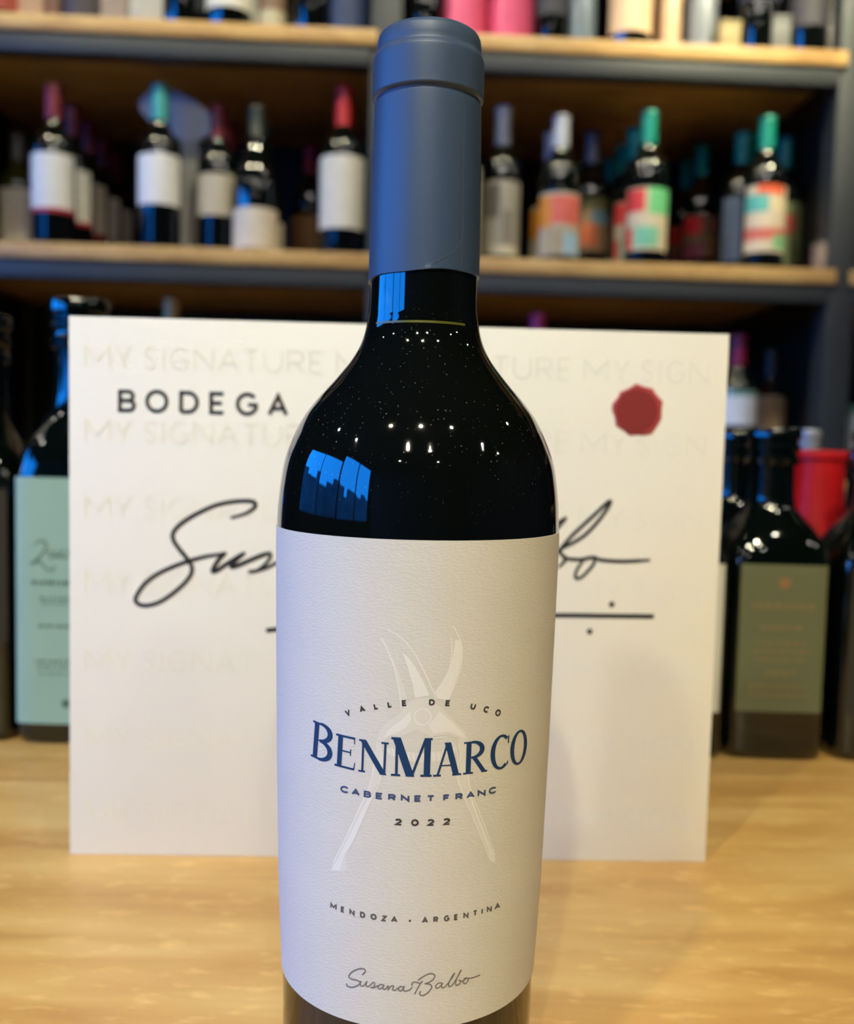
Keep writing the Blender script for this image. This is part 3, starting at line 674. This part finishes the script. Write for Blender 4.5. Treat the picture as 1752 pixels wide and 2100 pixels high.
# ------------------------------------------------------------------ square oil bottles on the counter
def oil_bottle(loc, rz, s, h, label, lab, labz, group='square dark bottles on the counter', span=44, name='oil_bottle', nk=.50):
    t = thing(name, label, 'bottle', (loc[0], loc[1], 0), rz, group)
    nr = s * nk
    Z = lambda q: q * h
    m = MB(); m.loft([(s * .80, 5, 0.0), (s * .95, 6, .002), (s, 7, .007), (s, 7, Z(.56)), (s * .985, 6, Z(.60)), (s * .93, 4.5, Z(.645)), (s * .82, 3.2, Z(.685)), (s * .66, 2.4, Z(.72)), (nr * 1.05, 2, Z(.755)), (nr * .96, 2, Z(.79)), (nr * .92, 2, Z(.88)), (nr * .92, 2, Z(.965))], 56)
    link('glass_body', m.mesh('glass_body', M['green_glass'], angle=60), t)
    m = MB(); q = nr
    m.lathe([(q * .95, Z(.885)), (q * 1.10, Z(.888)), (q * 1.12, Z(.905)), (q * 1.02, Z(.912)), (q * 1.02, Z(.925)), (q * 1.14, Z(.932)), (q * 1.14, Z(.945)), (q * 1.04, Z(.951)), (q * 1.04, Z(.962)), (q * 1.16, Z(.968)), (q * 1.16, Z(.992)), (q * 1.08, h), (0, h)], 36)
    link('stopper_collar', m.mesh('stopper_collar', M['green_glass'], angle=40), t)
    m = MB(); m.loft([(s, 7, labz[0]), (s, 7, (labz[0] + labz[1]) / 2), (s, 7, labz[1])], 24, a0=-span, a1=span, off=.0005)
    lo = link('label', m.mesh('label', lab, angle=60), t)
    return t, lo
mint = mat('mint_label', (.26, .41, .33), .55, noise=.04, nscale=15)
drab = mat('olive_label', (.115, .125, .062), .6, noise=.06, nscale=15)
dusk = mat('dark_label', (.018, .017, .012), .6, noise=.1, nscale=15)
palel = mat('pale_label', (.55, .55, .48), .6, noise=.05, nscale=15)
def box_face(s): return lambda a, z, off: (a / 1000, -s - .0005 - off, z / 1000)
YA = .575
s1 = .030
t, lo = oil_bottle((-0.2115, YA), R(0), s1, 0.2634, 'tall square dark green bottle with mint label, left of the sign', mint, (0.0129, 0.1575))
bx = -0.2115 * 1000
ik = Ink(box_face(s1), .0002)
ZM = lambda p: [(q[0] * 1000 - bx, q[1] * 1000) for q in p]
pen(ik, ZM([(-0.2272, 0.1181), (-0.2232, 0.121), (-0.2198, 0.1188), (-0.2215, 0.1142), (-0.2261, 0.109), (-0.2283, 0.1072), (-0.2244, 0.109), (-0.2204, 0.1051), (-0.2165, 0.1035), (-0.2148, 0.1064)]), 1.0)
pen(ik, ZM([(-0.2198, 0.1137), (-0.2176, 0.1149), (-0.2181, 0.1115), (-0.2153, 0.1121), (-0.2142, 0.1155), (-0.2147, 0.1115), (-0.2114, 0.1128), (-0.2102, 0.1156), (-0.2119, 0.1122), (-0.2085, 0.1117), (-0.2046, 0.1203), (-0.2057, 0.1123), (-0.2023, 0.1124), (-0.1989, 0.1159), (-0.1972, 0.1131), (-0.2, 0.1119), (-0.1995, 0.1153)]), .8)
for yy, x0, x1, w in ((1197, 66, 186, 2.6), (1230, 82, 170, 1.3), (1240, 86, 166, 1.0), (1288, 80, 172, 1.6), (1362, 72, 180, 1.5), (1374, 76, 176, 1.2), (1388, 80, 172, 1.0)):
    xx = x0
    while xx < x1:
        ww = random.choice((5, 8, 11)); a = ((xx - 126) * .545 / 1940 * 1000, (0.1518 - (yy - 1000) * .545 / 1940) * 1000)
        ik.stroke([a, (a[0] + ww * .28, a[1])], w); xx += ww + 4
ik.disc(((136 - 126) * .28, (0.0253) * 1000), 2.6)
ik.build('label_lettering', mat('green_ink', (.07, .13, .085), .6), lo, 'dark green script and small print')
oil_bottle((-0.2699, .575), 0, .028, 0.253, 'square dark bottle cut off by the left edge of the picture', dusk, (.06, .15))
s2 = .0305
def small_oil(px_x, y, rz, label, lab):
    return oil_bottle((px_x, y), rz, s2, .197, label, lab, (0.0296, 0.1169), span=40, nk=.46)
t, lo = small_oil(0.2103, .579, R(-1), 'short square dark bottle with olive-drab label, right of the sign', drab)
copper = mat('copper_ink', (.24, .13, .055), .5); gold = mat('dull_gold_ink', (.17, .14, .06), .5)
ik = Ink(box_face(s2), .0002); ik.disc((0, 106), 3.4); ik.build('emblem', copper, lo, 'small copper emblem')
ik = Ink(box_face(s2), .0002)
for zz, hw, w in ((92.5, 19, 4.0), (80, 13, 3), (71, 16, 2.2), (66, 17, 2.2), (61, 15, 2.0), (53, 9, 3.0), (45, 18, 2.4), (40, 18, 2.4)):
    a = -hw
    while a < hw - 1:
        ww = min(random.choice((2.2, 3.4, 4.6)), hw - a); ik.stroke([(a, zz), (a + ww, zz)], w); a += ww + 1.1
ik.build('label_lettering', gold, lo, 'dull gold lines of small print')
small_oil(0.1487, .575, R(0), 'short square dark bottle with a pale label mostly behind the sign', palel)
small_oil(0.2096, .645, R(3), 'square dark bottle set back between the two short ones at the right', drab)
small_oil(0.276, .579, R(-1), 'square dark bottle cut off by the right edge of the picture', dusk)
oil_bottle((0.2468, .715), R(8), .0195, .172, 'slim square dark bottle at the back between the set-back one and the red capsule', drab, (.03, .08), span=42)
oil_bottle((0.3296, .715), R(-6), .026, .185, 'square dark bottle at the back right of the red capsule', drab, (.03, .08), span=42)
GC = 'small bottles at the back of the counter'
bottle((0.2691, .655, 0), 0, 'small bottle with a bright red capsule reaching down its shoulder', GC, h=0.184, r=.027, cap=(.50, .006, .010), capz=.105, lab=(.06, .06, .06), labz=(.02, .08), name='small_bottle', neck=.0178)
bottle((0.2905, .725, 0), 0, 'small bottle with grey capsule behind the red-capped one', GC, h=0.2001, r=.019, cap=(.22, .23, .26), lab=(.06, .06, .06), labz=(.02, .08), name='small_bottle', neck=.0075)

# ------------------------------------------------------------------ the wine bottle in front
BX, BY = -0.00237, 0.26
hero = thing('wine_bottle', 'large wine bottle with slate blue capsule and white label in front of the sign', 'bottle', (BX, BY, 0))
BODY = [(0.0350, .0075), (0.03501, 0.01874), (0.03538, 0.03799), (0.03651, 0.06132), (0.03743, 0.09733), (0.03815, 0.13793), (0.03841, 0.15656), (0.0385, 0.16039), (0.03829, 0.16513), (0.03786, 0.16973),
        (0.03719, 0.17437), (0.03618, 0.17811), (0.03518, 0.18086), (0.03418, 0.18361), (0.03279, 0.18642), (0.03113, 0.18926), (0.02908, 0.19203), (0.02664, 0.1948), (0.02399, 0.19758), (0.02148, 0.2005),
        (0.01922, 0.20328), (0.0173, 0.20606), (0.01616, 0.20882), (0.01536, 0.21165), (0.01495, 0.21446), (0.01481, 0.21707), (0.01470, 0.2255), (0.01400, 0.248)]
# a light smoothing of the measured outline, ends kept
for _ in range(2):
    BODY = [BODY[0]] + [((BODY[i-1][0] + 2 * BODY[i][0] + BODY[i+1][0]) / 4 if i > 6 else BODY[i][0], BODY[i][1]) for i in range(1, len(BODY) - 1)] + [BODY[-1]]
def body_r(z):
    for (r0, z0), (r1, z1) in zip(BODY, BODY[1:]):
        if z0 <= z <= z1: return r0 + (r1 - r0) * (z - z0) / (z1 - z0)
    return BODY[0][0]
prof = [(0, .022), (.012, .020), (.022, .012), (.0285, .002), (.0315, 0), (.0338, .0016), (.0347, .004)] + smooth_path(BODY, 4) + [(.0134, .262), (.0130, .285), (0, .285)]
m = MB(); m.lathe(prof, 160); link('glass_body', m.mesh('glass_body', M['hero_glass'], angle=60), hero)
m = MB(); m.lathe([(body_r(z) + .00006, z) for z in (.2124, .2127, .2130)], 90, a0=-52, a1=46)
link('wine_level', m.mesh('wine_level', mat('olive_line', (.085, .085, .004), .3)), hero, label='thin olive line at the wine level')
capm = mat('slate_blue_foil', (.036, .066, .128), .45, .10, bump=.05, bscale=900)
CP = [(.01502, .2255), (.01495, .2300), (.01472, .2481), (.01432, .2690), (.01418, .2708), (.01384, .2715), (.01384, .2722), (.01478, .2728), (.01486, .2740), (.01482, .2815), (.01462, .2829), (.01410, .2840), (.01398, .2850), (.01392, .2862), (.01355, .2882), (.01250, .2893), (.0105, .2897), (0, .2897)]
m = MB(); m.lathe(smooth_path(CP, 4), 128)
for i, v in enumerate(m.v):          # the cut edge runs a little uneven
    if v[2] < .2262:
        th = math.atan2(v[0], -v[1]); m.v[i] = (v[0], v[1], v[2] + .0010 * math.sin(th * 1.0 + .5) + .0002 * math.sin(5 * th))
cp = link('capsule', m.mesh('capsule', capm, angle=60), hero)
def cap_r(z):
    for (r0, z0), (r1, z1) in zip(CP, CP[1:]):
        if z0 <= z <= z1: return r0 + (r1 - r0) * (z - z0) / (z1 - z0)
    return CP[0][0]
def cap_surf(s, z, off):
    z /= 1000; th = s / 15.0; r = cap_r(z) + off
    return (r * math.sin(th), -r * math.cos(th), z)
ik = Ink(cap_surf, .00012)
ik.stroke([(10.6, 227.5), (10.6, 268.5)], .16)
ik.stroke(smooth_path([(10.9, 240), (10.7, 235.5), (8.9, 232), (6.0, 229.6), (3.6, 228.3), (2.0, 227.2)], 5), .13)
ik.build('foil_seam', mat('seam_edge', (.10, .12, .17), .4), cp, 'paler overlap edge of the foil')
LZ0, LZ1 = .0370, .1588
paper = mat('label_paper', (.60, .59, .535), .62, noise=.015, nscale=30, bump=.24, bscale=900, stretch=(1, 1, 2.6))
m = MB(); zs = [LZ0 + (LZ1 - LZ0) * i / 24 for i in range(25)]
m.lathe([(body_r(LZ0) + .00004, LZ0)] + [(body_r(z) + .00028, z) for z in zs] + [(body_r(LZ1) + .00004, LZ1)], 110, a0=-128, a1=128)
lab_o = link('label', m.mesh('label', paper, angle=50), hero)
def lsurf(s, z, off):
    z /= 1000; th = s / 37.0; r = body_r(z) + .00029 + off
    return (r * math.sin(th), -r * math.cos(th), z)
# shears drawn in pale varnish
em = mat('pale_varnish', (.72, .72, .68), .5)
em2 = mat('thin_varnish', (.648, .64, .588), .5)
ik = Ink(lsurf, .00003)
for poly in [[(-5.86, 131.2), (-4.67, 130.06), (-3.05, 126.5), (-1.81, 122.5), (-1.39, 120.89), (-2.71, 119.2), (-3.16, 122.44), (-4.02, 126.45), (-5.46, 130.82)], [(-8.1, 110.64), (-7.53, 112.75), (-5.18, 115.39), (-2.86, 116.95), (-1.74, 119.25), (0.93, 120.95), (4.03, 120.97), (6.43, 118.9), (9.74, 115.49), (12.74, 112.4), (14.05, 109.38), (11.54, 110.84), (9.03, 112.04), (4.66, 111.57), (1.1, 113.41), (-1.97, 111.68), (-5.11, 111.5), (-7.07, 109.5)], [(-8.29, 109.8), (-8.44, 106.48), (-8.99, 102.29), (-9.77, 98.88), (-12.25, 93.52), (-15.76, 85.29), (-19.09, 78.57), (-20.35, 75.23), (-17.6, 75.49), (-15.7, 76.35), (-15.72, 79.77), (-16.19, 80.52), (-13.07, 87.91), (-10.54, 93.35), (-7.33, 100.81), (-6.62, 106.66), (-7.07, 109.5)], [(11.12, 110.88), (11.68, 106.7), (10.98, 102.6), (11.5, 99.65), (13.38, 94.85), (15.8, 89.89), (20.56, 80.05), (21.17, 78.19), (23.04, 77.53), (22.66, 79.58), (20.38, 83.53), (17.15, 90.53), (14.56, 98.07), (13.97, 102.32), (14.13, 107.3), (13.67, 110.25)], [(-6.66, 108.71), (-5.06, 108.63), (-1.11, 107.82), (2.81, 107.47), (6.75, 107.81), (9.95, 108.89), (11.19, 108.8), (10.01, 106.82), (6.81, 105.54), (2.86, 105.21), (-1.45, 105.54), (-5.43, 106.96)]]:
    ik.fill(poly, 4)
ik.build('shears_emblem', em2, lab_o, 'pale drawing of pruning shears')
ik = Ink(lsurf, .00005)
for poly in [[(-2.58, 131.86), (-1.41, 131.01), (0.37, 128.64), (2.38, 125.03), (3.93, 121.58), (0.54, 120.94), (0.01, 124.18), (-0.95, 127.39), (-1.89, 130.19)], [(9.6, 135.06), (10.74, 134.82), (11.2, 132.98), (11.22, 130.13), (10.52, 126.5), (9.41, 123.29), (8.18, 120.27), (5.78, 120.95), (5.24, 122.18), (7.12, 125.2), (8.54, 128.2), (9.3, 131.83)], [(6.47, 117.67), (9.34, 115.1), (12.33, 112.02), (12.8, 110.74), (9.01, 112.65), (5.04, 112.38), (3.81, 114.44), (4.95, 115.66)], [(-2.44, 115.54), (-0.54, 117.66), (-0.11, 115.63), (-1.62, 113.54), (-4.33, 111.96), (-6.69, 110.77), (-5.53, 112.91)], [(-9.94, 95.94), (-8.9, 96.07), (-13.93, 83.95), (-16.19, 80.09), (-17.6, 75.92), (-19.99, 75.41), (-18.1, 78.81), (-14.4, 86.41)], [(13.93, 97.31), (14.59, 97.23), (17.65, 89.6), (22.39, 79.64), (22.76, 77.82), (21.42, 78.35), (20.51, 80.92)]]:
    ik.fill(poly, 4)
for pth, w in (([(-5.97, 137.25), (-3.62, 135.96), (-1.28, 133.84), (0.9, 130.67), (3.12, 126.25), (4.85, 122.39), (5.4, 120.55)], .28), ([(-7.58, 135.13), (-5.47, 131.23), (-3.94, 126.46), (-3.09, 122.44), (-2.58, 118.39)], .28),
               ([(9.02, 138.39), (10.38, 135.85), (11.27, 133.38), (11.38, 130.13), (10.68, 126.49), (9.57, 123.28), (8.37, 120.47)], .25), ([(8.63, 135.49), (8.9, 131.85), (8.42, 128.21), (7.04, 125.2), (4.97, 121.98)], .25),
               ([(-8.66, 107.29), (-9.07, 102.28), (-9.97, 98.44), (-13.1, 90.86), (-16.68, 82.97), (-19.49, 77.61)], .3), ([(-6.84, 107.46), (-6.95, 102.5), (-8.1, 98.24), (-11.36, 91.13), (-15.73, 81.04)], .3),
               ([(11.16, 109.63), (11.76, 106.69), (11.15, 102.59), (11.77, 99.21), (14.31, 93.48), (18.36, 84.78), (21.14, 78.63)], .3), ([(13.79, 109.41), (14.16, 106.47), (13.97, 102.32), (14.8, 97.62), (18.11, 89.94), (22.66, 79.58)], .3),
               ([(4.68, 111.16), (7.45, 111.29), (9.92, 109.72), (11.05, 106.75), (11.18, 103.0)], .25)):
    ik.stroke(smooth_path(pth, 5), w)
ik.stroke([(4.42, 116.4), (4.37, 115.89), (4.18, 115.42), (3.88, 115.02), (3.49, 114.71), (3.02, 114.51), (2.52, 114.44), (2.01, 114.51), (1.54, 114.7), (1.13, 115.0), (0.81, 115.4), (0.61, 115.87), (0.53, 116.38), (0.59, 116.89), (0.77, 117.36), (1.07, 117.77), (1.46, 118.09), (1.92, 118.29), (2.42, 118.36), (2.93, 118.3), (3.4, 118.1), (3.81, 117.79), (4.13, 117.38), (4.34, 116.91)], .35, closed=True)
for pth in [[(-5.45, 108.31), (-5.19, 107.18)], [(-4.26, 108.15), (-3.99, 106.65)], [(-3.07, 108.06), (-2.8, 106.3)], [(-1.89, 107.87), (-1.62, 105.95)], [(-0.72, 107.75), (-0.44, 105.7)], [(0.46, 107.61), (0.74, 105.48)], [(1.63, 107.55), (1.92, 105.41)], [(2.81, 107.47), (3.1, 105.33)], [(3.98, 107.55), (4.28, 105.41)], [(5.16, 107.61), (5.46, 105.55)], [(6.35, 107.75), (6.65, 105.76)], [(7.54, 107.95), (7.84, 106.04)], [(8.74, 108.3), (9.04, 106.47)], [(9.96, 108.64), (10.25, 107.22)]]:
    ik.stroke(pth, .3)
ik.build('shears_highlight', em, lab_o, 'brighter lines of the shears drawing')
blue = mat('blue_ink', (.003, .036, .118), .6, spec=.3); blue2 = mat('steel_blue_ink', (.028, .062, .16), .5); dark = mat('charcoal_ink', (.03, .03, .032), .55)
grey = mat('grey_ink', (.17, .165, .155), .55); dgrey = mat('dark_grey_ink', (.085, .083, .08), .55)
ik = Ink(lsurf, .00007)
sans(ik, [('V', -15.36, 115.33, 1.43, 1.57, 0.3928), ('A', -11.69, 116.7, 1.51, 1.52, 0.3234), ('L', -8.33, 117.7, 1.21, 1.51, 0.2556), ('L', -5.12, 118.43, 1.18, 1.51, 0.1875), ('E', -1.73, 118.94, 1.24, 1.51, 0.1126), ('D', 4.5, 119.2, 1.41, 1.51, -0.0311), ('E', 8.26, 118.92, 1.28, 1.51, -0.1193), ('U', 14.39, 117.73, 1.39, 1.57, -0.2616), ('C', 17.9, 116.64, 1.48, 1.59, -0.3405), ('O', 21.27, 115.31, 1.71, 1.69, -0.413)], .40)
ik.build('region_lettering', dark, lab_o, 'small dark capitals in an arch')
ik = Ink(lsurf, .00008)
for L in [('B', -23.54, 102.63, 6.86, 9.39, -0.0945), ('E', -16.44, 102.1, 5.63, 8.17, -0.0557), ('N', -9.15, 101.81, 7.28, 8.09, -0.0256), ('M', 0.08, 101.69, 9.7, 9.54, -0.0022), ('A', 8.7, 101.71, 6.88, 8.28, 0.005), ('R', 15.84, 101.74, 6.46, 8.05, 0.0002), ('C', 22.82, 101.7, 6.06, 8.54, -0.014), ('O', 29.17, 101.54, 6.49, 8.73, -0.035)]: roman(ik, L)
ik.build('title_lettering', blue, lab_o, 'large blue roman capitals')
ik = Ink(lsurf, .00007)
sans(ik, [('C', -16.38, 95.89, 2.31, 1.77, -0.0434), ('A', -13.36, 95.77, 2.19, 1.68, -0.037), ('B', -10.31, 95.67, 1.93, 1.67, -0.0305), ('E', -7.33, 95.59, 1.88, 1.66, -0.0242), ('R', -4.3, 95.52, 1.92, 1.66, -0.0178), ('N', -1.2, 95.48, 2.05, 1.66, -0.0113), ('E', 1.88, 95.45, 1.82, 1.66, -0.0048), ('T', 4.86, 95.45, 1.92, 1.67, 0.0014), ('F', 8.74, 95.47, 1.73, 1.67, 0.0094), ('R', 11.86, 95.51, 1.96, 1.68, 0.0158), ('A', 14.79, 95.57, 2.23, 1.69, 0.0219), ('N', 17.79, 95.64, 2.26, 1.7, 0.028), ('C', 20.98, 95.74, 2.33, 1.72, 0.0345)], .46)
ik.build('grape_lettering', blue2, lab_o, 'steel blue wide capitals')
ik = Ink(lsurf, .00007)
sans(ik, [('2', -2.71, 89.43, 1.84, 1.71, -0.0062), ('0', 1.27, 89.42, 1.83, 1.71, -0.0019), ('2', 5.03, 89.42, 1.85, 1.72, 0.0021), ('2', 8.93, 89.43, 1.91, 1.73, 0.0062)], .46)
ik.build('year_lettering', dark, lab_o, 'wide dark numerals')
ik = Ink(lsurf, .00007)
sans(ik, [('M', -19.45, 65.36, 1.94, 1.56, -0.0504), ('E', -16.67, 65.23, 1.15, 1.55, -0.043), ('N', -14.09, 65.12, 1.47, 1.55, -0.0364), ('D', -11.21, 65.03, 1.41, 1.54, -0.0295), ('O', -8.39, 64.96, 1.62, 1.58, -0.0231), ('Z', -5.74, 64.9, 1.33, 1.53, -0.0174), ('A', -3.21, 64.86, 1.64, 1.53, -0.0124), ('.', 0.64, 64.83, 0.82, 1.53, -0.0052), ('A', 4.32, 64.82, 1.57, 1.54, 0.0009), ('R', 7.02, 64.83, 1.26, 1.54, 0.005), ('G', 9.76, 64.85, 1.46, 1.59, 0.0088), ('E', 12.23, 64.88, 1.15, 1.56, 0.012), ('N', 14.83, 64.91, 1.47, 1.56, 0.0149), ('T', 17.4, 64.95, 1.35, 1.57, 0.0175), ('I', 19.44, 64.99, 0.5, 1.58, 0.0193), ('N', 21.63, 65.03, 1.6, 1.59, 0.0211), ('A', 24.24, 65.09, 1.95, 1.61, 0.0229)], .42)
ik.build('origin_lettering', dgrey, lab_o, 'dark grey capitals in a shallow bow')
ik = Ink(lsurf, .00007)
for pth, w in (
    ([(-11.23, 50.13), (-10.47, 51.07), (-10.65, 51.74), (-12.14, 51.53), (-14.0, 50.32), (-14.95, 48.93), (-14.24, 48.4), (-12.6, 48.43), (-11.82, 47.98), (-12.37, 47.15), (-14.01, 46.24), (-15.45, 46.23), (-15.59, 46.91)], .38),
    ([(-11.55, 48.48), (-11.73, 47.47), (-11.27, 47.12), (-10.46, 47.81), (-10.02, 48.6), (-10.19, 47.59), (-9.74, 47.32), (-8.95, 47.99), (-8.25, 48.72), (-7.9, 48.33), (-8.15, 47.5), (-8.86, 47.21), (-8.06, 47.34), (-6.94, 48.12)], .33),
    ([(-5.73, 48.36), (-6.51, 48.35), (-7.02, 47.58), (-6.58, 47.2), (-5.81, 47.82), (-5.56, 48.38), (-5.72, 47.48), (-5.21, 47.27), (-4.45, 48.23), (-4.44, 47.27), (-3.77, 48.21), (-3.1, 48.35), (-3.25, 47.37), (-2.65, 47.24), (-1.82, 47.99)], .33),
    ([(-0.57, 48.22), (-1.41, 48.28), (-1.81, 47.47), (-1.3, 47.14), (-0.64, 47.78), (-0.4, 48.32), (-0.55, 47.35), (0.05, 47.19), (1.05, 47.56), (1.62, 48.26)], .33),
    ([(1.65, 48.53), (1.51, 49.14), (2.26, 49.58), (3.61, 49.2), (4.14, 49.79), (3.45, 48.76), (2.81, 47.55), (2.26, 46.32)], .34),
    ([(3.0, 50.0), (4.32, 50.92), (5.98, 51.62), (7.19, 51.17), (6.97, 50.14), (5.85, 49.35), (4.88, 49.05), (6.08, 48.8), (6.54, 47.89), (5.51, 46.55), (4.26, 45.92), (3.52, 46.47), (3.8, 47.17)], .36),
    ([(9.09, 48.87), (8.22, 48.88), (7.56, 48.15), (8.01, 47.58), (8.86, 48.1), (9.27, 48.76), (9.13, 47.8), (9.67, 47.56), (10.78, 48.56), (12.04, 50.21), (12.36, 50.95), (11.69, 50.09), (10.96, 48.44), (11.17, 47.61), (11.97, 47.93), (13.07, 49.51), (14.0, 51.02), (14.16, 51.43), (13.49, 50.32), (12.85, 48.49), (13.16, 47.63), (13.98, 47.92), (14.13, 48.6), (13.65, 48.96)], .33),
    ([(14.13, 48.6), (14.78, 48.47), (15.89, 49.03), (15.23, 49.0), (14.99, 48.07), (15.59, 47.59), (16.32, 48.23), (16.18, 48.88), (16.87, 48.72), (18.1, 48.69), (19.86, 48.85)], .33)):
    ik.stroke(smooth_path(pth, 5), w, step=.5)
ik.build('signature_lettering', grey, lab_o, 'grey handwritten signature')
